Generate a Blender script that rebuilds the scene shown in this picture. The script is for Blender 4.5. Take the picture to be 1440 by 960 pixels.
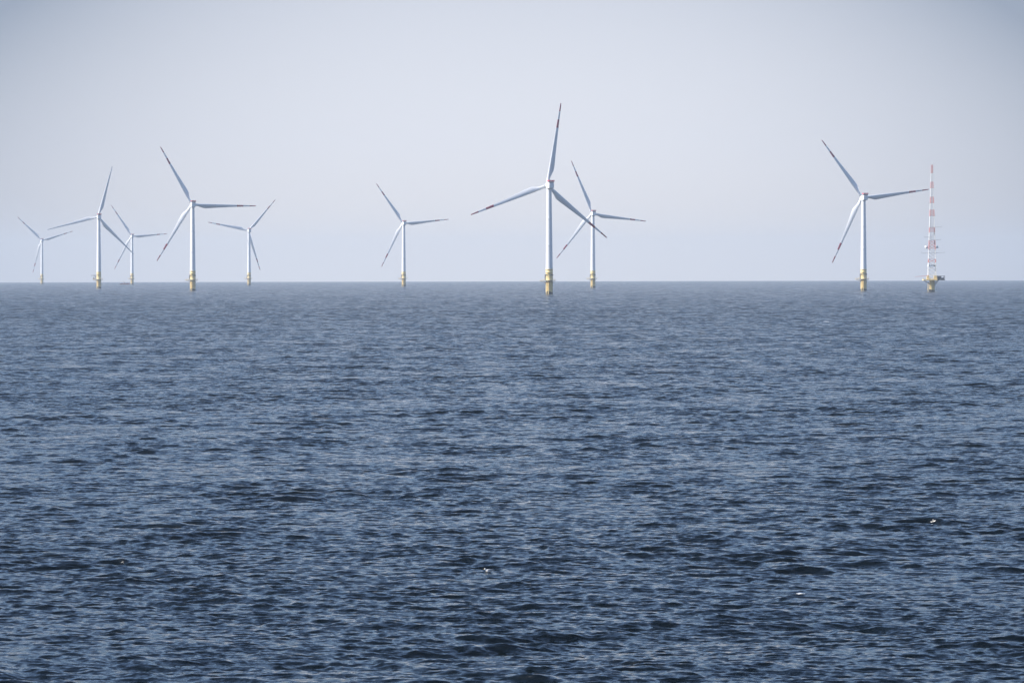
import bpy, math, random
import numpy as np
from math import radians as rad, sin, cos, pi

# ------------------------------------------------------------------ basics
scene = bpy.context.scene
for o in list(bpy.data.objects):
    bpy.data.objects.remove(o)
COL = scene.collection

EARTH_R = 7.433e6          # earth radius with ordinary refraction
EYE = 17.3                 # eye height above the water, metres
FPX = 6260.0               # focal length in pixels of the 1440 px wide photograph

# ------------------------------------------------------------------ camera
cam_d = bpy.data.cameras.new("camera")
cam = bpy.data.objects.new("camera", cam_d)
COL.objects.link(cam)
cam_d.sensor_fit = 'HORIZONTAL'
cam_d.sensor_width = 36.0
cam_d.lens = 36.0 * FPX / 1440.0
cam_d.clip_start = 1.0
cam_d.clip_end = 80000.0
cam.location = (0, 0, EYE)
cam.rotation_mode = 'QUATERNION'
from mathutils import Euler, Matrix, Vector
PITCH = -0.01563
ROLL = -0.0019
cam.rotation_quaternion = (Matrix.Rotation(rad(90) + PITCH, 3, 'X') @ Matrix.Rotation(ROLL, 3, 'Z')).to_quaternion()
scene.camera = cam

# ------------------------------------------------------------------ sky, sun, exposure
SUN_EL = rad(33)
SUN_AZ = rad(-97)          # measured from the view direction (+Y), negative = left
sun_dir = Vector((sin(SUN_AZ) * cos(SUN_EL), cos(SUN_AZ) * cos(SUN_EL), sin(SUN_EL)))

EDGE_FALL = (105.0, 135.0, 2.3, 0.0)     # edge darkening painted into the sky: sideways, upward, their product, floor
CORNER_COL = (1.72, 1.98, 2.72)  # darker sky colour the painted vignette fades to
LOW_COL = (5.45, 5.2, 5.25)       # warmer tint painted low in the sky, offsets the haze volume's blue
PALE_COL = (5.1, 5.18, 5.8)
world = bpy.data.worlds.new("World")
scene.world = world
world.use_nodes = True
wt = world.node_tree
wt.nodes.clear()
w_out = wt.nodes.new('ShaderNodeOutputWorld')
w_bg = wt.nodes.new('ShaderNodeBackground')
w_sky = wt.nodes.new('ShaderNodeTexSky')
w_sky.sky_type = 'NISHITA'
w_sky.sun_disc = False
w_sky.sun_elevation = SUN_EL
w_sky.sun_rotation = SUN_AZ
w_sky.altitude = 0
w_sky.air_density = 1.0
w_sky.dust_density = 0.4
w_sky.ozone_density = 2.0
w_bg.inputs['Strength'].default_value = 0.1
w_tint = wt.nodes.new('ShaderNodeMix')
w_tint.data_type = 'RGBA'
w_tint.blend_type = 'MULTIPLY'
w_tint.inputs[0].default_value = 1.0
w_tint.inputs[7].default_value = (1.09, 1.11, 1.22, 1)
wt.links.new(w_sky.outputs[0], w_tint.inputs[6])
# pale veil in the sky colour, darkened sideways and upwards to imitate lens vignetting
def wmath(op, a, b=None, c=None, clamp=False):
    n = wt.nodes.new('ShaderNodeMath'); n.operation = op; n.use_clamp = clamp
    for i, v in enumerate((a, b, c)):
        if v is None: continue
        if isinstance(v, (int, float)): n.inputs[i].default_value = v
        else: wt.links.new(v, n.inputs[i])
    return n.outputs[0]
w_tc = wt.nodes.new('ShaderNodeTexCoord')
w_xyz = wt.nodes.new('ShaderNodeSeparateXYZ')
wt.links.new(w_tc.outputs['Generated'], w_xyz.inputs[0])
dx, dz = w_xyz.outputs[0], w_xyz.outputs[2]
w_n = wt.nodes.new('ShaderNodeTexNoise')
w_map = wt.nodes.new('ShaderNodeMapping'); w_map.inputs['Scale'].default_value = (1.0, 1.0, 4.0)
wt.links.new(w_tc.outputs['Generated'], w_map.inputs['Vector']); wt.links.new(w_map.outputs[0], w_n.inputs['Vector'])
w_n.inputs['Scale'].default_value = 7.0; w_n.inputs['Detail'].default_value = 5
wisp = wmath('MULTIPLY_ADD', w_n.outputs['Fac'], 0.05, 0.975)
# brightness of the veil: 1 ahead, falling off to both sides (x) and upwards (z)
fx = wmath('MULTIPLY', wmath('POWER', wmath('ABSOLUTE', wmath('ADD', dx, 0.0015)), 2.4), EDGE_FALL[0])
fz = wmath('MULTIPLY', wmath('POWER', wmath('MAXIMUM', wmath('SUBTRACT', dz, 0.02), 0.0), 2.0), EDGE_FALL[1])
fall = wmath('ADD', wmath('ADD', fx, fz), wmath('MULTIPLY', wmath('MULTIPLY', fx, fz), EDGE_FALL[2]))
bright = wmath('MULTIPLY', wmath('MAXIMUM', wmath('SUBTRACT', 1.0, fall), EDGE_FALL[3]), wisp)
w_vc = wt.nodes.new('ShaderNodeMix'); w_vc.data_type = 'RGBA'
w_vc.inputs[6].default_value = (*CORNER_COL, 1); w_lo = wt.nodes.new('ShaderNodeMapRange'); w_lo.interpolation_type = 'SMOOTHSTEP'
w_lo.inputs['From Min'].default_value = 0.0; w_lo.inputs['From Max'].default_value = 0.032
wt.links.new(dz, w_lo.inputs['Value'])
w_vw = wt.nodes.new('ShaderNodeMix'); w_vw.data_type = 'RGBA'
w_vw.inputs[6].default_value = (*LOW_COL, 1); w_vw.inputs[7].default_value = (*PALE_COL, 1)
wt.links.new(w_lo.outputs[0], w_vw.inputs[0])
wt.links.new(w_vw.outputs[2], w_vc.inputs[7])
wt.links.new(bright, w_vc.inputs[0])
# cover of the veil: nearly full at the horizon, thin overhead
w_cov = wt.nodes.new('ShaderNodeMapRange'); w_cov.interpolation_type = 'SMOOTHSTEP'
w_cov.inputs['From Min'].default_value = 0.06; w_cov.inputs['From Max'].default_value = 0.20
w_cov.inputs['To Min'].default_value = 0.88; w_cov.inputs['To Max'].default_value = 0.04
wt.links.new(dz, w_cov.inputs['Value'])
w_mix = wt.nodes.new('ShaderNodeMix'); w_mix.data_type = 'RGBA'
wt.links.new(w_cov.outputs[0], w_mix.inputs[0])
wt.links.new(w_tint.outputs[2], w_mix.inputs[6]); wt.links.new(w_vc.outputs[2], w_mix.inputs[7])
wt.links.new(w_mix.outputs[2], w_bg.inputs['Color'])
wt.links.new(w_bg.outputs[0], w_out.inputs['Surface'])

sun_l = bpy.data.lights.new("sun", 'SUN')
sun_l.energy = 5.0
sun_l.angle = rad(0.53)
sun_l.color = (1.0, 0.95, 0.88)
sun_o = bpy.data.objects.new("sun", sun_l)
sun_o.rotation_euler = sun_dir.to_track_quat('Z', 'Y').to_euler()
sun_o.location = (-400, 0, 400)
COL.objects.link(sun_o)

scene.view_settings.view_transform = 'Standard'
scene.view_settings.look = 'None'
scene.view_settings.gamma = 1.0
scene.view_settings.exposure = 0.6
scene.view_settings.use_curve_mapping = False
scene.cycles.max_bounces = 8
scene.cycles.use_denoising = True
scene.cycles.sample_clamp_direct = 1.4
scene.cycles.volume_bounces = 1
HAZE_DENSITY = 4.8e-5
RIPPLE = (0.9, 1.1, 2.1)
SKEW = 1.15

# ------------------------------------------------------------------ materials
def new_mat(name):
    m = bpy.data.materials.new(name)
    m.use_nodes = True
    nt = m.node_tree
    return m, nt, nt.nodes['Principled BSDF']

def painted(name, col, rough=0.45, dirt=0.06, scale=0.35, dirt_col=(0.30, 0.27, 0.22), metallic=0.0, streak=(1, 1, 0.15)):
    """paint with faint weathering streaks"""
    m, nt, b = new_mat(name)
    tc = nt.nodes.new('ShaderNodeTexCoord')
    mp = nt.nodes.new('ShaderNodeMapping')
    mp.inputs['Scale'].default_value = streak
    nz = nt.nodes.new('ShaderNodeTexNoise')
    nz.inputs['Scale'].default_value = scale
    nz.inputs['Detail'].default_value = 6
    nz.inputs['Roughness'].default_value = 0.6
    mr = nt.nodes.new('ShaderNodeMapRange')
    mr.inputs['From Min'].default_value = 0.42
    mr.inputs['From Max'].default_value = 0.8
    mr.inputs['To Min'].default_value = 0.0
    mr.inputs['To Max'].default_value = dirt * 4
    mx = nt.nodes.new('ShaderNodeMix')
    mx.data_type = 'RGBA'
    mx.inputs[6].default_value = (*col, 1)
    mx.inputs[7].default_value = (*dirt_col, 1)
    L = nt.links.new
    L(tc.outputs['Object'], mp.inputs['Vector'])
    L(mp.outputs[0], nz.inputs['Vector'])
    L(nz.outputs['Fac'], mr.inputs['Value'])
    L(mr.outputs[0], mx.inputs[0])
    L(mx.outputs[2], b.inputs['Base Color'])
    b.inputs['Roughness'].default_value = rough
    b.inputs['Metallic'].default_value = metallic
    return m

M = {}
M['white'] = painted('white_tower_paint', (0.82, 0.82, 0.82), 0.4, 0.03)
M['blade'] = painted('light_grey_blade_coat', (0.80, 0.81, 0.82), 0.35, 0.03, streak=(1, 1, 0.3))
M['red'] = painted('traffic_red_paint', (0.40, 0.02, 0.06), 0.4, 0.03)
M['redrail'] = painted('red_hoist_rail_paint', (0.62, 0.05, 0.09), 0.45, 0.03)
M['yellow'] = painted('yellow_foundation_paint', (0.92, 0.70, 0.30), 0.5, 0.03, 0.5, (0.30, 0.20, 0.10))
M['growth'] = painted('dark_marine_growth', (0.035, 0.04, 0.035), 0.8, 0.1, 1.5, (0.02, 0.03, 0.02))
M['grey'] = painted('galvanised_grey_steel', (0.20, 0.21, 0.22), 0.55, 0.08, metallic=0.3)
M['dark'] = painted('dark_grey_steel', (0.055, 0.062, 0.075), 0.6, 0.08)
M['mastred'] = painted('mast_red_paint', (0.66, 0.26, 0.23), 0.5, 0.04)
M['mastwhite'] = painted('mast_white_paint', (0.80, 0.80, 0.78), 0.5, 0.03)
M['hullred'] = painted('dull_red_hull_paint', (0.45, 0.09, 0.09), 0.5, 0.06)
M['glass'] = painted('dark_cabin_glass', (0.03, 0.04, 0.05), 0.1, 0.0)
M['foam'] = painted('white_sea_foam', (0.6, 0.61, 0.62), 0.9, 0.0)
M['gullwhite'] = painted('white_feathers', (0.82, 0.80, 0.77), 0.8, 0.02, 8)
M['gullgrey'] = painted('grey_feathers', (0.36, 0.38, 0.41), 0.8, 0.02, 8)
M['beak'] = painted('yellow_beak', (0.7, 0.4, 0.05), 0.5, 0.0)

# ------------------------------------------------------------------ mesh helper
class MB:
    def __init__(self):
        self.v = []; self.f = []; self.mi = []; self.sm = []
    def add(self, vs, fs, mi=0, smooth=False):
        b = len(self.v)
        self.v += [tuple(p) for p in vs]
        for f in fs:
            self.f.append(tuple(b + i for i in f)); self.mi.append(mi); self.sm.append(smooth)
    def box(self, x0, x1, y0, y1, z0, z1, mi=0):
        vs = [(x, y, z) for z in (z0, z1) for y in (y0, y1) for x in (x0, x1)]
        self.add(vs, [(0, 2, 3, 1), (4, 5, 7, 6), (0, 1, 5, 4), (2, 6, 7, 3), (0, 4, 6, 2), (1, 3, 7, 5)], mi)
    def tube(self, p0, p1, r0, r1=None, n=8, mi=0, smooth=True, caps=True):
        r1 = r0 if r1 is None else r1
        p0 = Vector(p0); p1 = Vector(p1)
        d = (p1 - p0).normalized()
        a = d.orthogonal().normalized(); b = d.cross(a)
        vs = []
        for p, r in ((p0, r0), (p1, r1)):
            for i in range(n):
                t = 2 * pi * i / n
                vs.append(p + a * (r * cos(t)) + b * (r * sin(t)))
        self.add(vs, [(i, (i + 1) % n, n + (i + 1) % n, n + i) for i in range(n)], mi, smooth)
        if caps:
            self.add(vs, [tuple(range(n - 1, -1, -1)), tuple(range(n, 2 * n))], mi)
    def lathe(self, prof, n=32, mi=0, smooth=True, a0=0.0, a1=2 * pi, cx=0.0, cy=0.0):
        full = abs(a1 - a0 - 2 * pi) < 1e-6
        m = n if full else n + 1
        vs = []
        for (r, z) in prof:
            for i in range(m):
                t = a0 + (a1 - a0) * i / n
                vs.append((cx + r * cos(t), cy + r * sin(t), z))
        fs = []
        for k in range(len(prof) - 1):
            for i in range(n):
                j = (i + 1) % m
                fs.append((k * m + i, k * m + j, (k + 1) * m + j, (k + 1) * m + i))
        self.add(vs, fs, mi, smooth)
    def loft(self, rings, mi=0, smooth=True, caps=True, mat_of=None):
        n = len(rings[0]); vs = [p for r in rings for p in r]
        base = len(self.v)
        self.v += [tuple(p) for p in vs]
        for k in range(len(rings) - 1):
            for i in range(n):
                j = (i + 1) % n
                self.f.append((base + k * n + i, base + k * n + j, base + (k + 1) * n + j, base + (k + 1) * n + i))
                self.mi.append(mat_of(k) if mat_of else mi); self.sm.append(smooth)
        if caps:
            self.f.append(tuple(base + i for i in range(n - 1, -1, -1))); self.mi.append(mat_of(0) if mat_of else mi); self.sm.append(False)
            e = base + (len(rings) - 1) * n
            self.f.append(tuple(e + i for i in range(n))); self.mi.append(mat_of(len(rings) - 2) if mat_of else mi); self.sm.append(False)
    def build(self, name, mats, parent=None):
        me = bpy.data.meshes.new(name)
        me.from_pydata(self.v, [], self.f)
        for m in (mats if isinstance(mats, (list, tuple)) else [mats]):
            me.materials.append(m)
        me.polygons.foreach_set('material_index', self.mi)
        me.polygons.foreach_set('use_smooth', self.sm)
        me.update()
        import bmesh
        bm = bmesh.new(); bm.from_mesh(me)
        bmesh.ops.recalc_face_normals(bm, faces=bm.faces)
        bm.to_mesh(me); bm.free()
        o = bpy.data.objects.new(name, me)
        COL.objects.link(o)
        if parent is not None:
            o.parent = parent
        return o

def tag(o, label=None, cat=None, group=None, kind=None):
    if label: o['label'] = label
    if cat: o['category'] = cat
    if group: o['group'] = group
    if kind: o['kind'] = kind
    return o

def empty(name, loc=(0, 0, 0)):
    o = bpy.data.objects.new(name, None)
    o.empty_display_size = 2.0
    o.location = loc
    COL.objects.link(o)
    return o

def sea_z(x, y):
    return -(x * x + y * y) / (2 * EARTH_R)

def on_sea(px, s):
    """point on the curved sea at photo column px where one metre spans s photo pixels"""
    d = FPX / s
    t = math.atan((px - 720.0) / FPX)
    x, y = d * sin(t), d * cos(t)
    return (x, y, sea_z(x, y))

# ------------------------------------------------------------------ the sea: one curved sheet with real waves
GRID = {}
def make_sea():
    rng = np.random.default_rng(11)
    # azimuth columns: dense where waves are modelled, sparse round the rest of the circle
    core = np.linspace(-0.135, 0.135, 660)
    side = np.linspace(0.135, 0.26, 90)[1:]
    rest = np.linspace(0.26, 2 * pi - 0.26, 60)[1:-1]
    th = np.concatenate([-side[::-1], core, side, rest])
    nc = len(th)
    # distance rows
    rr = [3.0, 30.0, 70.0, 110.0, 140.0]
    r = 150.0
    while r < 20500.0:
        rr.append(r)
        if r < 5000: r += max(0.10, r / 1900.0)
        else: r += r / 1900.0 * (r / 5000.0) ** 1.3
    R_ = np.array(rr); nr = len(R_)
    dr = np.gradient(R_)
    X = (R_[:, None] * np.sin(th)[None, :]).astype(np.float64)
    Y = (R_[:, None] * np.cos(th)[None, :]).astype(np.float64)
    DX = np.zeros((nr, nc), np.float32); DY = np.zeros_like(DX); DZ = np.zeros_like(DX)
    # window over the azimuth so waves die out where the columns get sparse
    win = np.clip((0.255 - np.abs(np.where(th > pi, th - 2 * pi, th))) / 0.03, 0, 1)
    i0 = 5
    NW = 230
    lam = np.exp(np.linspace(math.log(0.32), math.log(8.5), NW) + rng.normal(0, 0.01, NW))
    # gusts: patches tens of metres across where the small waves are rougher or smoother
    patch = np.zeros((nr, nc), np.float32)
    for l in (28, 37, 52, 75, 110, 160, 230):
        a = rng.uniform(0, 2 * pi); k = 2 * pi / l
        patch += np.sin((k * sin(a) * X + k * cos(a) * 0.5 * Y + rng.uniform(0, 6.28)) % (2 * pi)).astype(np.float32)
    patch = np.clip(1.0 + 0.11 * patch, 0.7, 1.35)
    # wave groups: the longer waves come in irregular sets
    sets = np.zeros((nr, nc), np.float32)
    for l in (9, 12, 16, 22, 30, 43, 61):
        a = rng.uniform(0, 2 * pi); k = 2 * pi / l
        sets += np.sin((k * sin(a) * X + k * cos(a) * 0.7 * Y + rng.uniform(0, 6.28)) % (2 * pi)).astype(np.float32)
    sets = np.clip(0.98 + 0.24 * sets * np.clip(1.3 - R_ / 1500.0, 0.15, 1)[:, None].astype(np.float32), 0.25, 2.0)
    # a low swell running across the wind sea
    for l, a, amp in ((19.0, rad(38), 0.035), (24.0, rad(30), 0.05), (31.0, rad(47), 0.05)):
        k = 2 * pi / l
        w = np.clip((l / dr - 2.2) / 2.0, 0, 1)[:, None]
        DZ += (w * amp * np.cos((k * sin(a) * X - k * cos(a) * Y + rng.uniform(0, 6.28)) % (2 * pi))).astype(np.float32)
    wind = rad(-20)                          # waves run roughly towards the camera
    for l in lam:
        k = 2 * pi / l
        spread = rad(27) + rad(16) * (1 - min(1, l / 6))
        a = wind + rng.normal(0, spread)
        slope = 0.0175 * (1.0 if l < 2.0 else (2.0 / l) ** 0.6)
        amp = slope / k
        kx, ky = k * sin(a), -k * cos(a)
        # resolve only what the grid can carry
        w = np.clip((l / dr - 2.2) / 2.0, 0, 1)
        n1 = int(np.searchsorted(-w[i0:], -1e-3)) + i0
        if n1 <= i0 + 2: continue
        ph = (kx * X[i0:n1] + ky * Y[i0:n1] + rng.uniform(0, 2 * pi)) % (2 * pi)
        ph = ph.astype(np.float32)
        ww = (w[i0:n1, None] * amp).astype(np.float32)
        ww = ww * (patch if l < 1.8 else sets)[i0:n1]
        s = np.sin(ph) * ww; c = np.cos(ph) * ww
        DZ[i0:n1] += c
        DX[i0:n1] -= (0.5 * kx / k) * s
        DY[i0:n1] -= (0.5 * ky / k) * s
    DX += SKEW * sin(wind) * DZ; DY -= SKEW * cos(wind) * DZ      # crests lean downwind: steep lee faces
    DX *= win; DY *= win; DZ *= win
    # patchiness of the wind (gusts)
    Z = -(R_ ** 2)[:, None] / (2 * EARTH_R) + DZ
    X = X + DX; Y = Y + DY
    GRID.update(X=X, Y=Y, Z=Z, R=R_, th=th)
    co = np.empty((nr * nc + 1, 3), np.float32)
    co[:-1, 0] = X.ravel(); co[:-1, 1] = Y.ravel(); co[:-1, 2] = Z.ravel()
    co[-1] = (0, 0, 0)
    i = np.arange(nr - 1)[:, None]; j = np.arange(nc)[None, :]; jn = (j + 1) % nc
    quads = np.stack([i * nc + j, i * nc + jn, (i + 1) * nc + jn, (i + 1) * nc + j], -1).reshape(-1, 4)
    # +Y is forward and azimuth grows clockwise, so flip for upward normals
    quads = quads[:, ::-1]
    tj = np.arange(nc)
    tris = np.stack([np.full(nc, nr * nc), (tj + 1) % nc, tj], -1)
    me = bpy.data.meshes.new('sea')
    nq, nt_ = len(quads), len(tris)
    me.vertices.add(len(co)); me.vertices.foreach_set('co', co.ravel())
    me.loops.add(nq * 4 + nt_ * 3)
    me.loops.foreach_set('vertex_index', np.concatenate([quads.ravel(), tris.ravel()]).astype(np.int32))
    me.polygons.add(nq + nt_)
    starts = np.concatenate([np.arange(nq) * 4, nq * 4 + np.arange(nt_) * 3]).astype(np.int32)
    me.polygons.foreach_set('loop_start', starts)
    me.update(calc_edges=True)
    me.polygons.foreach_set('use_smooth', np.ones(nq + nt_, bool))
    me.validate()
    o = bpy.data.objects.new('sea', me)
    COL.objects.link(o)
    tag(o, 'dark blue choppy open sea reaching to the horizon', kind='structure')
    print('sea', nr, nc, nr * nc)

    m, nt, b = new_mat('sea_water')
    L = nt.links.new
    b.inputs['Base Color'].default_value = (0.0015, 0.004, 0.0055, 1)
    b.inputs['Roughness'].default_value = 0.08
    b.inputs['IOR'].default_value = 1.333
    geo = nt.nodes.new('ShaderNodeNewGeometry')
    def noise(scale, stretch, detail, rough=0.55, rot=0.0):
        mp = nt.nodes.new('ShaderNodeMapping')
        mp.inputs['Scale'].default_value = stretch
        mp.inputs['Rotation'].default_value = (0, 0, rot)
        nz = nt.nodes.new('ShaderNodeTexNoise')
        nz.inputs['Scale'].default_value = scale
        nz.inputs['Detail'].default_value = detail
        nz.inputs['Roughness'].default_value = rough
        L(geo.outputs['Position'], mp.inputs['Vector']); L(mp.outputs[0], nz.inputs['Vector'])
        return nz
    def slope(nz, amp):
        sub = nt.nodes.new('ShaderNodeVectorMath'); sub.operation = 'SUBTRACT'
        sub.inputs[1].default_value = (0.5, 0.5, 0.5)
        mul = nt.nodes.new('ShaderNodeVectorMath'); mul.operation = 'MULTIPLY'
        mul.inputs[1].default_value = (amp * 0.45, amp, 0.0)
        L(nz.outputs['Color'], sub.inputs[0]); L(sub.outputs[0], mul.inputs[0])
        return mul
    def add(x, y):
        ad = nt.nodes.new('ShaderNodeVectorMath'); ad.operation = 'ADD'
        L(x.outputs[0], ad.inputs[0]); L(y.outputs[0], ad.inputs[1])
        return ad
    s1 = slope(noise(0.9, (0.55, 1.0, 1.0), 2, 0.5, 0.25), RIPPLE[0])
    s2 = slope(noise(3.2, (0.7, 1.0, 1.0), 3, 0.6, -0.3), RIPPLE[1])
    # far out, the waves too small for the mesh tilt the surface instead
    s3 = slope(noise(0.16, (0.5, 1.0, 1.0), 2, 0.5, 0.1), RIPPLE[2])
    ln = nt.nodes.new('ShaderNodeVectorMath'); ln.operation = 'LENGTH'
    L(geo.outputs['Position'], ln.inputs[0])
    far = nt.nodes.new('ShaderNodeMapRange')
    far.inputs['From Min'].default_value = 200; far.inputs['From Max'].default_value = 1800
    L(ln.outputs['Value'], far.inputs['Value'])
    # lee faces (towards -Y) are the steep ones: fold that component
    ab = nt.nodes.new('ShaderNodeVectorMath'); ab.operation = 'ABSOLUTE'
    L(s3.outputs[0], ab.inputs[0])
    fl = nt.nodes.new('ShaderNodeVectorMath'); fl.operation = 'MULTIPLY'; fl.inputs[1].default_value = (0.0, -1.0, 0.0)
    L(ab.outputs[0], fl.inputs[0])
    sx = nt.nodes.new('ShaderNodeVectorMath'); sx.operation = 'MULTIPLY'; sx.inputs[1].default_value = (0.6, 0.0, 0.0)
    L(s3.outputs[0], sx.inputs[0])
    s3 = add(fl, sx)
    s3f = nt.nodes.new('ShaderNodeVectorMath'); s3f.operation = 'SCALE'
    L(s3.outputs[0], s3f.inputs[0]); L(far.outputs[0], s3f.inputs['Scale'])
    tilt = add(add(s1, s2), s3f)
    gust = noise(0.02, (0.6, 1.0, 1.0), 3, 0.6, 0.4)
    gr = nt.nodes.new('ShaderNodeMapRange')
    gr.inputs['From Min'].default_value = 0.3; gr.inputs['From Max'].default_value = 0.7
    gr.inputs['To Min'].default_value = 0.82; gr.inputs['To Max'].default_value = 1.18
    L(gust.outputs['Fac'], gr.inputs['Value'])
    tg = nt.nodes.new('ShaderNodeVectorMath'); tg.operation = 'SCALE'
    L(tilt.outputs[0], tg.inputs[0]); L(gr.outputs[0], tg.inputs['Scale'])
    nn = nt.nodes.new('ShaderNodeVectorMath'); nn.operation = 'ADD'
    L(geo.outputs['Normal'], nn.inputs[0]); L(tg.outputs[0], nn.inputs[1])
    nrm = nt.nodes.new('ShaderNodeVectorMath'); nrm.operation = 'NORMALIZE'
    L(nn.outputs[0], nrm.inputs[0])
    L(nrm.outputs[0], b.inputs['Normal'])
    me.materials.append(m)
    return o
sea = make_sea()

# ------------------------------------------------------------------ haze: the air itself
def make_haze():
    mb = MB()
    mb.box(-21000, 21000, -21000, 21000, -31.0, 175.0)
    o = mb.build('haze', [])
    m = bpy.data.materials.new('sea_air'); m.use_nodes = True
    nt = m.node_tree; nt.nodes.clear()
    out = nt.nodes.new('ShaderNodeOutputMaterial')
    pv = nt.nodes.new('ShaderNodeVolumePrincipled')
    pv.inputs['Color'].default_value = (0.81, 0.90, 1.0, 1)
    pv.inputs['Density'].default_value = HAZE_DENSITY
    pv.inputs['Anisotropy'].default_value = 0.2
    nt.links.new(pv.outputs[0], out.inputs['Volume'])
    o.data.materials.append(m)
    tag(o, 'thin pale blue sea haze', kind='stuff')
    return o
if HAZE_DENSITY > 0:
    make_haze()

# ------------------------------------------------------------------ wind turbine
HUB_Z, ROTOR_R, OVERHANG = 88.0, 67.8, 5.6

def blade_mesh(banded=True):
    mb = MB()
    st = [(1.2, 2.7), (3.5, 2.7), (6.5, 3.1), (9.5, 4.1), (12.5, 4.85), (15, 4.95), (19, 4.6), (24, 4.1), (30, 3.55), (36, 3.0),
          (42, 2.5), (47.4, 2.1), (47.5, 2.1), (54.2, 1.65), (54.3, 1.65), (60.9, 1.2), (61.0, 1.25), (65, 1.0), (67.3, 0.8), (67.8, 0.4)]
    rings = []; N = 22
    for (r, c) in st:
        q = r / ROTOR_R
        rnd = max(0.0, 1 - max(0, r - 3.5) / 9.0)             # 1 = round root, 0 = aerofoil
        rnd = rnd * rnd * (3 - 2 * rnd)
        tk = 0.34 - 0.2 * min(1, q * 1.3)                      # thickness ratio
        le = -1.35 + 0.95 * min(1, max(0, (q - 0.2)) / 0.8)    # leading edge stays nearly straight
        ang = -rad(6 + 10 * (1 - q) ** 1.6)
        bend = 2.2 * q * q
        ring = []
        for i in range(N):
            t = 2 * pi * i / N
            # aerofoil: u from 0 (leading) to 1 (trailing)
            u = 0.5 * (1 - cos(t))
            half = 2.6 * tk * c * (math.sqrt(max(u, 0)) * (1 - u) * 0.55 + 0.10 * u * (1 - u))
            up = t <= pi
            ax = le + c * u
            ay = (-half * 1.15 if up else half * 0.75)          # suction side towards -Y
            cxr, cyr = -1.35 * cos(t) , -1.35 * sin(t)
            x = ax * (1 - rnd) + cxr * rnd
            y = ay * (1 - rnd) + cyr * rnd
            a = ang
            X = x * cos(-a) - y * sin(-a); Yv = x * sin(-a) + y * cos(-a)
            ring.append((X, Yv + bend, r))
        rings.append(ring)
    def mat_of(k):
        r0 = st[k][0]
        return 1 if banded and (47.45 <= r0 < 54.25 or r0 >= 60.95) else 0
    mb.loft(rings, mat_of=mat_of)
    return mb

def rrect(w, h, y, p=5.0, n=28, zc=0.0):
    out = []
    for i in range(n):
        t = 2 * pi * i / n
        c, s = cos(t), sin(t)
        out.append((math.copysign(abs(c) ** (2 / p), c) * w / 2, y, zc + math.copysign(abs(s) ** (2 / p), s) * h / 2))
    return out

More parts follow.
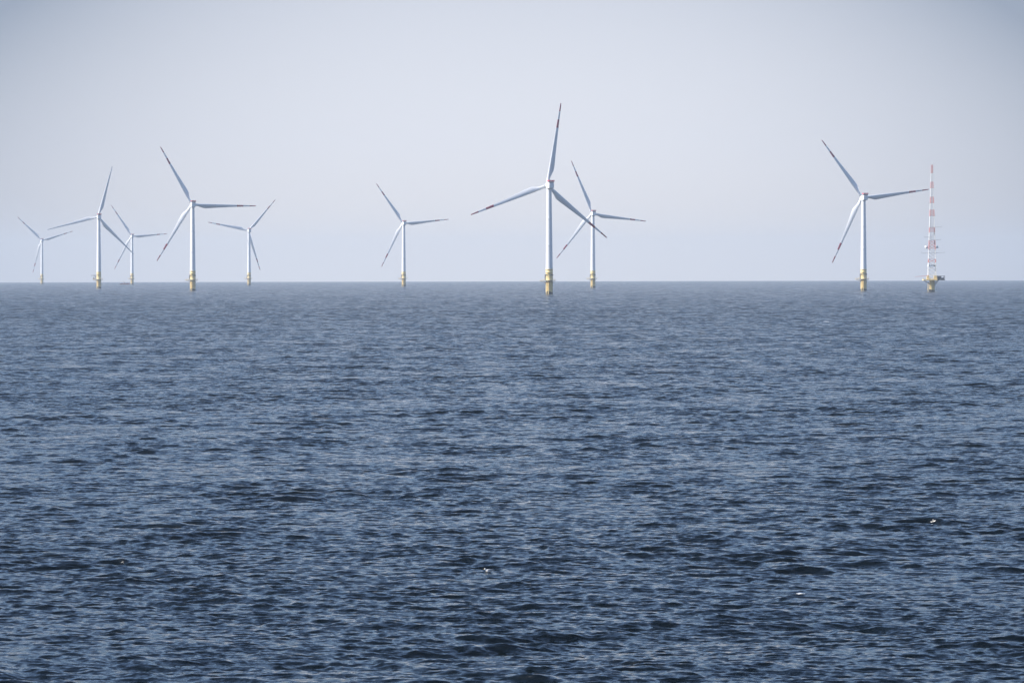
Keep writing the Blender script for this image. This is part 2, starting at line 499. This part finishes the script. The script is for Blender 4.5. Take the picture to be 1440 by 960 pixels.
def make_turbine(name='wind_turbine', davit=False):
    root = empty(name)
    # yellow foundation
    mb = MB()
    mb.lathe([(2.85, -5), (2.85, 10.2), (2.95, 10.3), (2.95, 10.6), (2.85, 10.7), (2.85, 17.6), (3.0, 17.7), (3.0, 18.0), (2.85, 18.1),
              (2.85, 19.9), (3.05, 20.0), (3.05, 20.35), (2.6, 20.4)], 40)
    fnd = mb.build('foundation', M['yellow'], root)
    # dark growth at the waterline
    rnd = random.Random(4)
    mb = MB(); n = 40; ring0 = []; ring1 = []
    for i in range(n):
        t = 2 * pi * i / n
        h = 2.0 + 0.6 * sin(3 * t + 1) + rnd.uniform(-0.35, 0.35)
        ring0.append((2.9 * cos(t), 2.9 * sin(t), -5)); ring1.append((2.9 * cos(t), 2.9 * sin(t), h))
    mb.loft([ring0, ring1], caps=False)
    mb.build('waterline_growth', M['growth'], fnd)
    # boat landing: two fender tubes, stubs and ladder
    mb = MB()
    for a0 in (rad(-112),):
        ex = Vector((cos(a0), sin(a0), 0)); tx = Vector((-sin(a0), cos(a0), 0))
        for s in (-1, 1):
            p = ex * 4.0 + tx * (0.95 * s)
            mb.tube(p + Vector((0, 0, -3)), p + Vector((0, 0, 9.2)), 0.26)
            for z in (1.5, 4.5, 7.5, 9.1):
                q = ex * 2.7 + tx * (0.95 * s)
                mb.tube(q + Vector((0, 0, z)), p + Vector((0, 0, z)), 0.15, n=6)
        for s in (-1, 1):
            p = ex * 3.55 + tx * (0.28 * s)
            mb.tube(p + Vector((0, 0, -2)), p + Vector((0, 0, 10.7)), 0.06, n=5)
        for k in range(32):
            z = -1.5 + k * 0.38
            mb.tube(ex * 3.55 + tx * -0.28 + Vector((0, 0, z)), ex * 3.55 + tx * 0.28 + Vector((0, 0, z)), 0.035, n=4)
    mb.build('boat_landing', M['yellow'], root)
    # work platform
    mb = MB()
    mb.lathe([(2.9, 10.85), (5.1, 10.85), (5.1, 11.2), (2.9, 11.2)], 40, smooth=False)
    for i in range(10):
        t = 2 * pi * (i + 0.5) / 10
        mb.tube((2.8 * cos(t), 2.8 * sin(t), 9.0), (4.8 * cos(t), 4.8 * sin(t), 10.8), 0.12, n=5)
    deck = mb.build('platform', M['grey'], root)
    mb = MB()
    mb.box(-7.6, -5.0, -1.9, 1.9, 10.7, 11.15)
    mb.tube((-7.2, -1.5, 10.7), (-3.0, -1.0, 9.0), 0.14, n=6)
    mb.tube((-7.2, 1.5, 10.7), (-3.0, 1.0, 9.0), 0.14, n=6)
    mb.build('laydown_deck', M['yellow'], deck)
    mb = MB()
    for i in range(28):
        t = 2 * pi * i / 28; t2 = 2 * pi * (i + 1) / 28
        a = (5.0 * cos(t), 5.0 * sin(t)); b = (5.0 * cos(t2), 5.0 * sin(t2))
        mb.tube((*a, 11.2), (*a, 12.35), 0.04, n=4)
        for z in (11.75, 12.32):
            mb.tube((*a, z), (*b, z), 0.035, n=4)
    pts = [(-5.0, -1.8), (-7.5, -1.8), (-7.5, 0), (-7.5, 1.8), (-5.0, 1.8)]
    for k, a in enumerate(pts):
        mb.tube((*a, 11.15), (*a, 12.35), 0.04, n=4)
        if k:
            for z in (11.75, 12.32):
                mb.tube((*pts[k - 1], z), (*a, z), 0.035, n=4)
    mb.build('railing', M['yellow'], deck)
    if davit:
        mb = MB()
        mb.tube((-3.7, -0.8, 11.2), (-3.7, -0.8, 16.0), 0.42, 0.32, n=10)
        mb.tube((-3.7, -0.8, 15.9), (-9.8, -0.8, 15.9), 0.34, 0.2, n=8)
        mb.tube((-3.7, -0.8, 13.6), (-6.4, -0.8, 15.7), 0.16, n=6)
        mb.tube((-9.4, -0.8, 15.9), (-9.4, -0.8, 13.6), 0.05, n=4)
        mb.build('davit_crane', M['dark'], root)
        mb = MB()
        mb.box(-6.9, -5.5, -0.9, 0.6, 11.2, 13.6)
        mb.build('equipment_locker', M['grey'], root)
    else:
        mb = MB()
        mb.lathe([(2.9, 15.3), (3.35, 15.3), (3.35, 16.0), (2.9, 16.0)], 40, smooth=False, a0=rad(-75), a1=rad(232))
        for a in (-70, -40, 20, 80, 140, 228):
            t = rad(a)
            mb.tube((3.2 * cos(t), 3.2 * sin(t), 11.2), (3.2 * cos(t), 3.2 * sin(t), 15.3), 0.07, n=5)
        mb.tube((-3.35, -0.9, 11.2), (-3.35, -0.9, 15.9), 0.36, n=8)
        mb.build('service_frame', M['dark'], root)
    # tower
    mb = MB()
    prof = []
    for k in range(31):
        q = k / 30
        z = 20.4 + q * (85.4 - 20.4)
        r_ = 2.80 - 0.86 * q ** 1.05
        prof.append((r_, z))
        if k in (9, 19):
            prof.append((r_ + 0.015, z + 0.05)); prof.append((r_ + 0.015, z + 0.25)); prof.append((r_, z + 0.3))
    mb.lathe(prof, 48)
    mb.build('tower', M['white'], root)
    # nacelle (turned to the wind)
    mb = MB()
    mb.lathe([(1.95, -2.9), (2.2, -2.8), (2.2, -2.2)], 32)
    secs = [(3.2, 3.6, 2.9, 0.0), (3.9, 4.2, 2.4, 0), (4.3, 4.6, 1.0, 0), (4.4, 4.8, -2.0, 0), (4.4, 4.8, -6.2, 0), (4.2, 4.5, -6.9, 0.05), (3.9, 4.1, -7.1, 0.1)]
    mb.loft([rrect(w, h, y, 6, 32, zc) for (w, h, y, zc) in secs])
    nac = mb.build('nacelle', M['white'], root)
    nac.location = (0, 0, HUB_Z); nac.rotation_euler = (0, 0, rad(15))
    mb = MB()
    mb.box(-2.1, 2.1, -7.25, -3.6, 2.36, 3.05)
    mb.build('cooler', M['dark'], nac)
    mb = MB()
    mb.box(-2.35, 2.35, -7.6, -2.4, 3.05, 3.3)
    hp = mb.build('hoist_platform', M['white'], nac)
    mb = MB()
    x0, x1, y0, y1 = -2.3, 2.3, -7.55, -2.45
    def rail(ax, ay, bx, by, k):
        for i in range(k + 1):
            t = i / k
            mb.tube((ax + (bx - ax) * t, ay + (by - ay) * t, 3.3), (ax + (bx - ax) * t, ay + (by - ay) * t, 4.5), 0.06, n=4)
        for i in range(k):
            t0, t1 = (i + 0.06) / k, (i + 0.94) / k
            ux, uy = (by - ay), -(bx - ax); l = math.hypot(ux, uy); ux, uy = ux / l * 0.03, uy / l * 0.03
            A = (ax + (bx - ax) * t0, ay + (by - ay) * t0); B = (ax + (bx - ax) * t1, ay + (by - ay) * t1)
            vs = [(A[0] - ux, A[1] - uy, 3.5), (B[0] - ux, B[1] - uy, 3.5), (B[0] + ux, B[1] + uy, 3.5), (A[0] + ux, A[1] + uy, 3.5)]
            vs += [(x, y, 4.4) for x, y, z in vs]
            mb.add(vs, [(0, 3, 2, 1), (4, 5, 6, 7), (0, 1, 5, 4), (1, 2, 6, 5), (2, 3, 7, 6), (3, 0, 4, 7)])
    rail(x0, y0, x1, y0, 4); rail(x1, y0, x1, y1, 4); rail(x1, y1, x0, y1, 4); rail(x0, y1, x0, y0, 4)
    mb.build('hoist_railing', M['redrail'], nac)
    mb = MB()
    mb.tube((0.8, -1.6, 2.3), (0.8, -1.6, 5.0), 0.06, n=5)
    mb.tube((0.3, -1.6, 4.9), (1.3, -1.6, 4.9), 0.05, n=5)
    mb.build('wind_sensor', M['grey'], nac)
    # rotor
    mb = MB()
    prof = [(0.05, 2.3), (0.7, 2.2), (1.4, 1.75), (1.85, 0.9), (2.0, 0.0), (1.9, -1.2), (1.6, -2.0)]
    vs_r = [[(r_ * cos(2 * pi * i / 28), z, r_ * sin(2 * pi * i / 28)) for i in range(28)] for (r_, z) in prof]
    mb.loft(vs_r)
    hub = mb.build('rotor_hub', M['white'], root)
    yaw, tilt = rad(15), rad(5)
    hub.rotation_mode = 'YXZ'
    hub.location = (-sin(yaw) * OVERHANG, cos(yaw) * OVERHANG, HUB_Z + 0.3)
    hub.rotation_euler = (tilt, 0, yaw)
    bm_ = blade_mesh(not davit)
    b0 = bm_.build('blade', [M['blade'], M['red']], hub)
    for k in (1, 2):
        b = b0.copy(); COL.objects.link(b); b.parent = hub
        b.rotation_euler = (0, rad(120 * k), 0)
    return root

def copy_tree(o, parent=None):
    c = o.copy(); COL.objects.link(c)
    if parent is not None: c.parent = parent
    for ch in list(o.children):
        copy_tree(ch, c)
    return c

GROUP = 'offshore wind turbines of the wind farm'
turbines = [
    # photo column, pixels per metre, angle of one blade in the picture, yaw, label
    (772.6, 1.730, 80.9, 16, 'largest and nearest white wind turbine, one blade pointing almost straight up, on a yellow foundation'),
    (59.3, 0.690, 16.0, 16, 'faint small turbine at the far left end of the row, right on the horizon'),
    (186.0, 0.765, 3.7, 17, 'small distant turbine beside the low work boat on the horizon'),
    (271.3, 1.365, 358.9, 14, 'large white turbine on the left with one blade pointing level to the right'),
    (350.5, 0.865, 48.4, 16, 'small distant turbine whose three blades form a Y, one pointing straight down right'),
    (568.0, 1.000, 4.8, 16, 'lone mid-sized turbine at the middle of the horizon with empty sea on both sides'),
    (834.0, 1.180, 352.2, 12, 'turbine directly behind the lower right blade of the nearest turbine'),
    (1214.6, 1.477, 6.6, 13, 'white turbine on the right whose level blade reaches to the red and white mast'),
]
proto = make_turbine()
for i, (px, s, phi, yaw, label) in enumerate(turbines):
    t = proto if i == 0 else copy_tree(proto)
    t.location = on_sea(px, s)
    tag(t, label, 'wind turbine', GROUP)
    for ch in t.children:
        if ch.name.startswith('rotor_hub'):
            y = rad(yaw)
            ch.location = (-sin(y) * OVERHANG, cos(y) * OVERHANG, HUB_Z + 0.3)
            ch.rotation_euler = (rad(5), rad(90 - phi), y)
        elif ch.name.startswith('nacelle'):
            ch.rotation_euler = (0, 0, rad(yaw))
t2 = make_turbine(davit=True)
t2.location = on_sea(139.3, 1.13)
tag(t2, 'turbine on the left with a dark davit crane arm reaching out over its platform', 'wind turbine', GROUP)
for ch in t2.children:
    if ch.name.startswith('rotor_hub'):
        ch.location = (-sin(rad(14)) * OVERHANG, cos(rad(14)) * OVERHANG, HUB_Z + 0.3)
        ch.rotation_euler = (rad(5), rad(90 - 74.4), rad(14)); ch.scale = (0.96, 0.96, 0.96)
    elif ch.name.startswith('nacelle'):
        ch.rotation_euler = (0, 0, rad(14))

# ------------------------------------------------------------------ red and white lattice mast
def make_mast():
    S = 1.58
    root = empty('measuring_mast', on_sea(1310.8, S))
    tag(root, 'tall red and white lattice mast on a yellow platform with dark side deck', 'measuring mast')
    zz = lambda y: (409.6 - y) / S
    xx = lambda x: (x - 1310.8) / S
    mb = MB()
    mb.lathe([(2.35, -5), (2.35, 9.6), (2.6, 9.7), (2.6, 10.0)], 36)
    pile = mb.build('foundation', M['yellow'], root)
    mb = MB()
    n = 36; rnd = random.Random(9); r0 = []; r1 = []
    for i in range(n):
        t = 2 * pi * i / n; h = 1.7 + 0.4 * sin(2 * t) + rnd.uniform(-0.3, 0.3)
        r0.append((2.4 * cos(t), 2.4 * sin(t), -5)); r1.append((2.4 * cos(t), 2.4 * sin(t), h))
    mb.loft([r0, r1], caps=False)
    mb.build('waterline_growth', M['growth'], pile)
    mb = MB()
    for s in (-0.6, 0.6):
        mb.tube((-3.6, -1.2 + s, -2), (-3.6, -1.2 + s, 8.5), 0.2)
        for z in (2.0, 5.0, 8.0):
            mb.tube((-2.0, -1.0 + s * 0.8, z), (-3.6, -1.2 + s, z), 0.13, n=6)
    mb.box(-4.2, -3.0, -2.0, -0.4, 1.6, 2.6)
    mb.build('boat_landing', M['yellow'], root)
    # deck with box girders
    dz0 = zz(394)
    mb = MB()
    mb.box(xx(1298), xx(1317.5), -6.2, 6.2, dz0 + 0.1, dz0 + 1.1)
    deck = mb.build('platform', M['yellow'], root)
    for (tx, ty) in ((-6.8, -3.5), (-6.8, 3.5), (3.9, -3.5), (3.9, 3.5)):
        k = 2.2 / math.hypot(tx, ty)
        mb = MB()
        mb.tube((tx * k, ty * k, dz0 - 3.2), (tx, ty, dz0 + 0.08), 0.17, n=8)
        mb.build('support_strut', M['dark'], root)
    mb = MB()
    pts = [(xx(1298.2), -6.0), (-6, -6.0), (-4, -6.0), (-2, -6.0), (0, -6), (2, -6), (xx(1317.3), -6.0), (xx(1317.3), 6.0), (0, 6), (-4, 6), (xx(1298.2), 6.0), (xx(1298.2), 0), (xx(1298.2), -6)]
    for k, a in enumerate(pts):
        mb.tube((*a, dz0 + 1.1), (*a, dz0 + 2.3), 0.05, n=4)
        if k:
            for z in (dz0 + 1.7, dz0 + 2.28):
                mb.tube((*pts[k - 1], z), (*a, z), 0.045, n=4)
    mb.build('railing', M['yellow'], deck)
    # containers on the deck
    mb = MB(); mb.box(xx(1303), xx(1306.3), -4.8, -1.6, dz0 + 1.1, zz(386.9)); mb.build('container', M['yellow'], root)
    mb = MB(); mb.box(xx(1313), xx(1317), -4.8, -1.2, dz0 + 1.1, zz(386.9)); mb.build('container', M['yellow'], root)
    mb = MB(); mb.box(xx(1307), xx(1312.4), -4.6, -1.6, dz0 + 1.1, zz(390.2)); mb.build('container', M['mastwhite'], root)
    # helideck with its lattice support, to the right
    hx0, hx1 = xx(1317.6), xx(1328.3)
    mb = MB()
    mb.box(hx0, hx1, -4.5, 4.5, zz(393.6), zz(392.4))
    for x in (hx0 + 0.4, (hx0 + hx1) / 2, hx1 - 0.3):
        for y in (-4.2, 4.2):
            mb.tube((x, y, zz(392.4)), (x, y, zz(387.3)), 0.22, n=6)
    for y in (-4.2, 4.2):
        mb.tube((hx0 + 0.4, y, zz(387.5)), (hx1, y, zz(387.5)), 0.2, n=6)
        mb.tube((hx0 + 0.4, y, zz(390)), (hx1, y, zz(390)), 0.12, n=6)
    mb.box(hx0 + 0.3, (hx0 + hx1) / 2 - 0.2, -3.2, 3.2, zz(392.4), zz(388))
    mb.box(hx1 - 2.6, hx1 - 0.6, -2.0, 2.6, zz(392.4), zz(389.8))
    for y in (-3.5, 3.5):
        mb.tube((hx0 + 1.2, y, zz(393.6)), (1.8, y * 0.3, dz0 - 4.8), 0.2, n=6)
    mb.build('side_deck', M['dark'], root)
    # crane boom lying to the left
    mb = MB()
    mb.tube((xx(1305), -3.5, zz(387)), (xx(1286), -6.0, zz(388.6)), 0.22, 0.14, n=6)
    mb.tube((xx(1305), -3.5, dz0 + 1.1), (xx(1305), -3.5, zz(386)), 0.4, n=8)
    mb.build('crane', M['mastred'], root)
    # lattice mast
    ztop, zbot = zz(232.5), zz(389.5)
    bands = [(232, 243, 1), (243, 255, 0), (255, 264, 1), (264, 276.5, 0), (276.5, 285.5, 1), (285.5, 296, 0), (296, 305.5, 1), (305.5, 320, 0),
             (320, 328, 1), (328, 339.5, 0), (339.5, 349, 1), (349, 362, 0), (362, 367, 1), (367, 376, 0), (376, 395, 0)]
    def band(z):
        y = 409.6 - z * S
        for a, b, m in bands:
            if a <= y < b: return m
        return 0
    def half(z):
        q = (z - zbot) / (ztop - zbot)
        return 3.6 - 2.85 * min(1, q / 0.92)
    mb = MB()
    z = zbot
    cs = [(-1, -1), (1, -1), (1, 1), (-1, 1)]
    while z < ztop - 0.5:
        h = max(1.9, 0.95 * half(z))
        z2 = min(ztop, z + h)
        m = band((z + z2) / 2)
        w0, w1 = half(z), half(z2)
        lr = 0.24 - 0.10 * (z - zbot) / (ztop - zbot)
        for i in range(4):
            a, b = cs[i], cs[(i + 1) % 4]
            mb.tube((a[0] * w0, a[1] * w0, z), (a[0] * w1, a[1] * w1, z2), lr, n=5, mi=m, caps=False)
            mb.tube((a[0] * w0, a[1] * w0, z), (b[0] * w1, b[1] * w1, z2), 0.13, n=4, mi=m, caps=False)
            mb.tube((b[0] * w0, b[1] * w0, z), (a[0] * w1, a[1] * w1, z2), 0.13, n=4, mi=m, caps=False)
            mb.tube((a[0] * w1, a[1] * w1, z2), (b[0] * w1, b[1] * w1, z2), 0.13, n=4, mi=m, caps=False)
        z = z2
    lat = mb.build('lattice_tower', [M['mastwhite'], M['mastred']], root)
    mb = MB(); mb.tube((0, 0, ztop), (0, 0, ztop + 3.0), 0.12, n=6); mb.build('lightning_rod', M['mastwhite'], lat)
    # instrument booms
    for (y, xa, xb) in ((319.2, 1308, 1324), (303, 1309, 1316), (355, 1296, 1328), (337, 1309, 1323), (333, 1300, 1311), (285, 1306, 1312)):
        mb = MB()
        mb.tube((xx(xa), -0.4, zz(y)), (xx(xb), -0.4, zz(y)), 0.1, n=5)
        mb.tube((xx(xa), -0.4, zz(y) - 0.9), (xx(xa) + (xx(xb) - xx(xa)) * 0.75, -0.4, zz(y) - 0.1), 0.06, n=4)
        for e in (xa, xb):
            mb.tube((xx(e), -0.4, zz(y) - 0.1), (xx(e), -0.4, zz(y) + 1.0), 0.08, n=5)
        mb.build('instrument_boom', M['grey'], root)
    # panels, drums and boxes hung on the mast
    for (xa, xb, ya, yb, mt) in ((1313.4, 1314.3, 319.8, 330.5, 'grey'), (1313.8, 1315.4, 337, 344, 'grey'), (1312.6, 1316.0, 372, 374.2, 'dark')):
        mb = MB(); mb.box(xx(xa), xx(xb), -1.2, 0.2, zz(yb), zz(ya)); mb.build('antenna_panel' if mt == 'grey' else 'equipment_box', M[mt], root)
    for (xa, xb, ya, yb, mt) in ((1300.6, 1305.0, 345.3, 349.3, 'mastwhite'), (1315.4, 1319.4, 345.6, 348.6, 'mastwhite')):
        mb = MB(); r_ = (xx(xb) - xx(xa)) / 2
        mb.lathe([(0.02, zz(yb)), (r_, zz(yb)), (r_, zz(ya)), (0.02, zz(ya))], 20, cx=(xx(xa) + xx(xb)) / 2, cy=-0.5)
        mb.tube(((xx(xa) + xx(xb)) / 2, -0.5, (zz(ya) + zz(yb)) / 2), (0, -0.5, (zz(ya) + zz(yb)) / 2 - 0.4), 0.15, n=5)
        mb.build('radome', M[mt], root)
    mb = MB(); mb.box(xx(1305), xx(1312.2), -3.2, 3.2, zz(374.2), zz(371.6)); mb.build('mast_landing', M['mastwhite'], root)
    return root
make_mast()

# ------------------------------------------------------------------ work boat on the horizon
def make_boat():
    root = empty('work_boat', on_sea(175.5, 0.775))
    tag(root, 'low work boat with a dull red hull lying beside a distant turbine', 'boat')
    L_ = 17.0
    secs = []
    for k in range(9):
        q = k / 8; x = -L_ / 2 + L_ * q
        w = 2.6 * (1 - (max(0, q - 0.55) / 0.45) ** 2) + 0.06
        top = 1.9 + 0.9 * max(0, q - 0.5) * 2
        secs.append([(x, -w, top), (x, -w * 0.85, 0.3), (x, 0, -1.2), (x, w * 0.85, 0.3), (x, w, top)])
    mb = MB(); mb.loft(secs, smooth=False)
    mb.build('hull', M['hullred'], root)
    mb = MB()
    mb.loft([rrect(4.0, 3.0, y, 8, 16, 3.2) for y in (-2.6, 2.2)], smooth=False)
    cab = mb.build('cabin', M['mastwhite'], root); cab.rotation_euler = (0, 0, rad(90)); cab.location = (-0.5, 0, 0)
    mb = MB(); mb.box(-1.9, 1.9, -2.68, -2.62, 3.2, 4.2); mb.box(-2.06, -2.0, -2.0, 2.0, 3.2, 4.2); mb.box(2.0, 2.06, -2.0, 2.0, 3.2, 4.2)
    mb.build('window', M['glass'], cab)
    mb = MB(); mb.tube((-1.5, 0, 4.6), (-1.5, 0, 8.0), 0.12, n=6); mb.tube((-1.5, -0.8, 7.0), (-1.5, 0.8, 7.0), 0.08, n=5)
    mb.build('radio_mast', M['grey'], root)
    return root
make_boat()

# ------------------------------------------------------------------ small things on the water
def sea_point(px, py):
    """where the ray through photo pixel (px, py) meets the mean sea"""
    d = cam.rotation_quaternion @ Vector(((px - 720) / FPX, -(py - 480) / FPX, -1.0))
    lo, hi = 50.0, 16000.0
    h = math.hypot(d.x, d.y)
    for _ in range(60):
        m = (lo + hi) / 2
        if EYE + d.z / h * m > -m * m / (2 * EARTH_R): lo = m
        else: hi = m
    return lo, math.atan2(d.x, d.y)

def crest_near(px, py, lateral, depth):
    r, a = sea_point(px, py)
    X, Y, Z, R_, th = (GRID[k] for k in ('X', 'Y', 'Z', 'R', 'th'))
    t = np.where(th > pi, th - 2 * pi, th)
    ii = np.where(np.abs(R_ - r) < depth)[0]; jj = np.where(np.abs(t - a) * r < lateral)[0]
    sub = Z[np.ix_(ii, jj)]
    k = np.unravel_index(np.argmax(sub), sub.shape)
    return ii[k[0]], jj[k[1]]

def whitecap(px, py, lateral, depth, half_w, half_d, seed, label):
    """broken foam lying on the lip of a wave: a patch of the wave's own surface, raised a little, ragged outline"""
    X, Y, Z = GRID['X'], GRID['Y'], GRID['Z']
    ci, cj = crest_near(px, py, lateral, depth)
    rng = np.random.default_rng(seed)
    mb = MB(); idx = {}
    def vid(i, j):
        if (i, j) not in idx:
            idx[(i, j)] = len(mb.v); mb.v.append((X[i, j], Y[i, j], Z[i, j] + 0.03 + 0.03 * rng.random()))
        return idx[(i, j)]
    cx, cy = X[ci, cj], Y[ci, cj]
    for i in range(ci - 30, ci + 30):
        for j in range(cj - 40, cj + 40):
            u = (X[i, j] - cx) / half_w; v = (Y[i, j] - cy) / half_d
            if u * u + v * v < 0.5 + 0.6 * rng.random() and rng.random() < 0.8:
                mb.f.append((vid(i, j), vid(i, j + 1), vid(i + 1, j + 1), vid(i + 1, j))); mb.mi.append(0); mb.sm.append(False)
    if not mb.f: return
    o = mb.build('whitecap', M['foam'])
    tag(o, label, kind='stuff')

whitecap(1128, 828, 0.6, 5.0, 0.32, 0.3, 3, 'small white foam crest breaking on a near wave at lower right')
whitecap(940, 455, 5.0, 25.0, 1.3, 2.2, 5, 'distant white foam crest right of the middle turbines')
whitecap(1141, 452, 5.0, 25.0, 0.9, 2.0, 6, 'faint distant foam crest below the right turbine')

def make_gull():
    ci, cj = crest_near(697, 810, 0.35, 4.0)
    p = (GRID['X'][ci, cj], GRID['Y'][ci, cj], GRID['Z'][ci, cj])
    root = empty('gull', p); root.rotation_euler = (0, 0, rad(12))
    tag(root, 'small white gull with grey wings floating on a wave in the foreground', 'bird')
    # body along X, head towards -X
    prof = [(-0.285, 0.012, 0.012, 0.165), (-0.265, 0.034, 0.036, 0.165), (-0.235, 0.046, 0.048, 0.165), (-0.205, 0.043, 0.05, 0.145), (-0.17, 0.05, 0.07, 0.10),
            (-0.12, 0.085, 0.085, 0.055), (-0.04, 0.105, 0.09, 0.045), (0.06, 0.095, 0.08, 0.05), (0.14, 0.065, 0.055, 0.065), (0.20, 0.045, 0.022, 0.08), (0.26, 0.04, 0.008, 0.085)]
    n = 16
    mb = MB()
    mb.loft([[(x, w * cos(2 * pi * i / n), z + h * sin(2 * pi * i / n)) for i in range(n)] for (x, w, h, z) in prof])
    body = mb.build('body', M['gullwhite'], root)
    for s in (-1, 1):
        mb = MB()
        wp = [(-0.11, 0.02, 0.03, 0.10), (-0.06, 0.035, 0.055, 0.10), (0.04, 0.035, 0.05, 0.10), (0.16, 0.022, 0.03, 0.10), (0.27, 0.010, 0.012, 0.105), (0.32, 0.003, 0.004, 0.105)]
        mb.loft([[(x, s * (0.078 - 0.09 * max(0, x - 0.05)) + w * cos(2 * pi * i / 10), z + h * sin(2 * pi * i / 10)) for i in range(10)] for (x, w, h, z) in wp])
        mb.build('wing', M['gullgrey'], root)
    mb = MB(); mb.tube((-0.28, 0, 0.162), (-0.34, 0, 0.152), 0.012, 0.003, n=8)
    mb.build('beak', M['beak'], root)
make_gull()
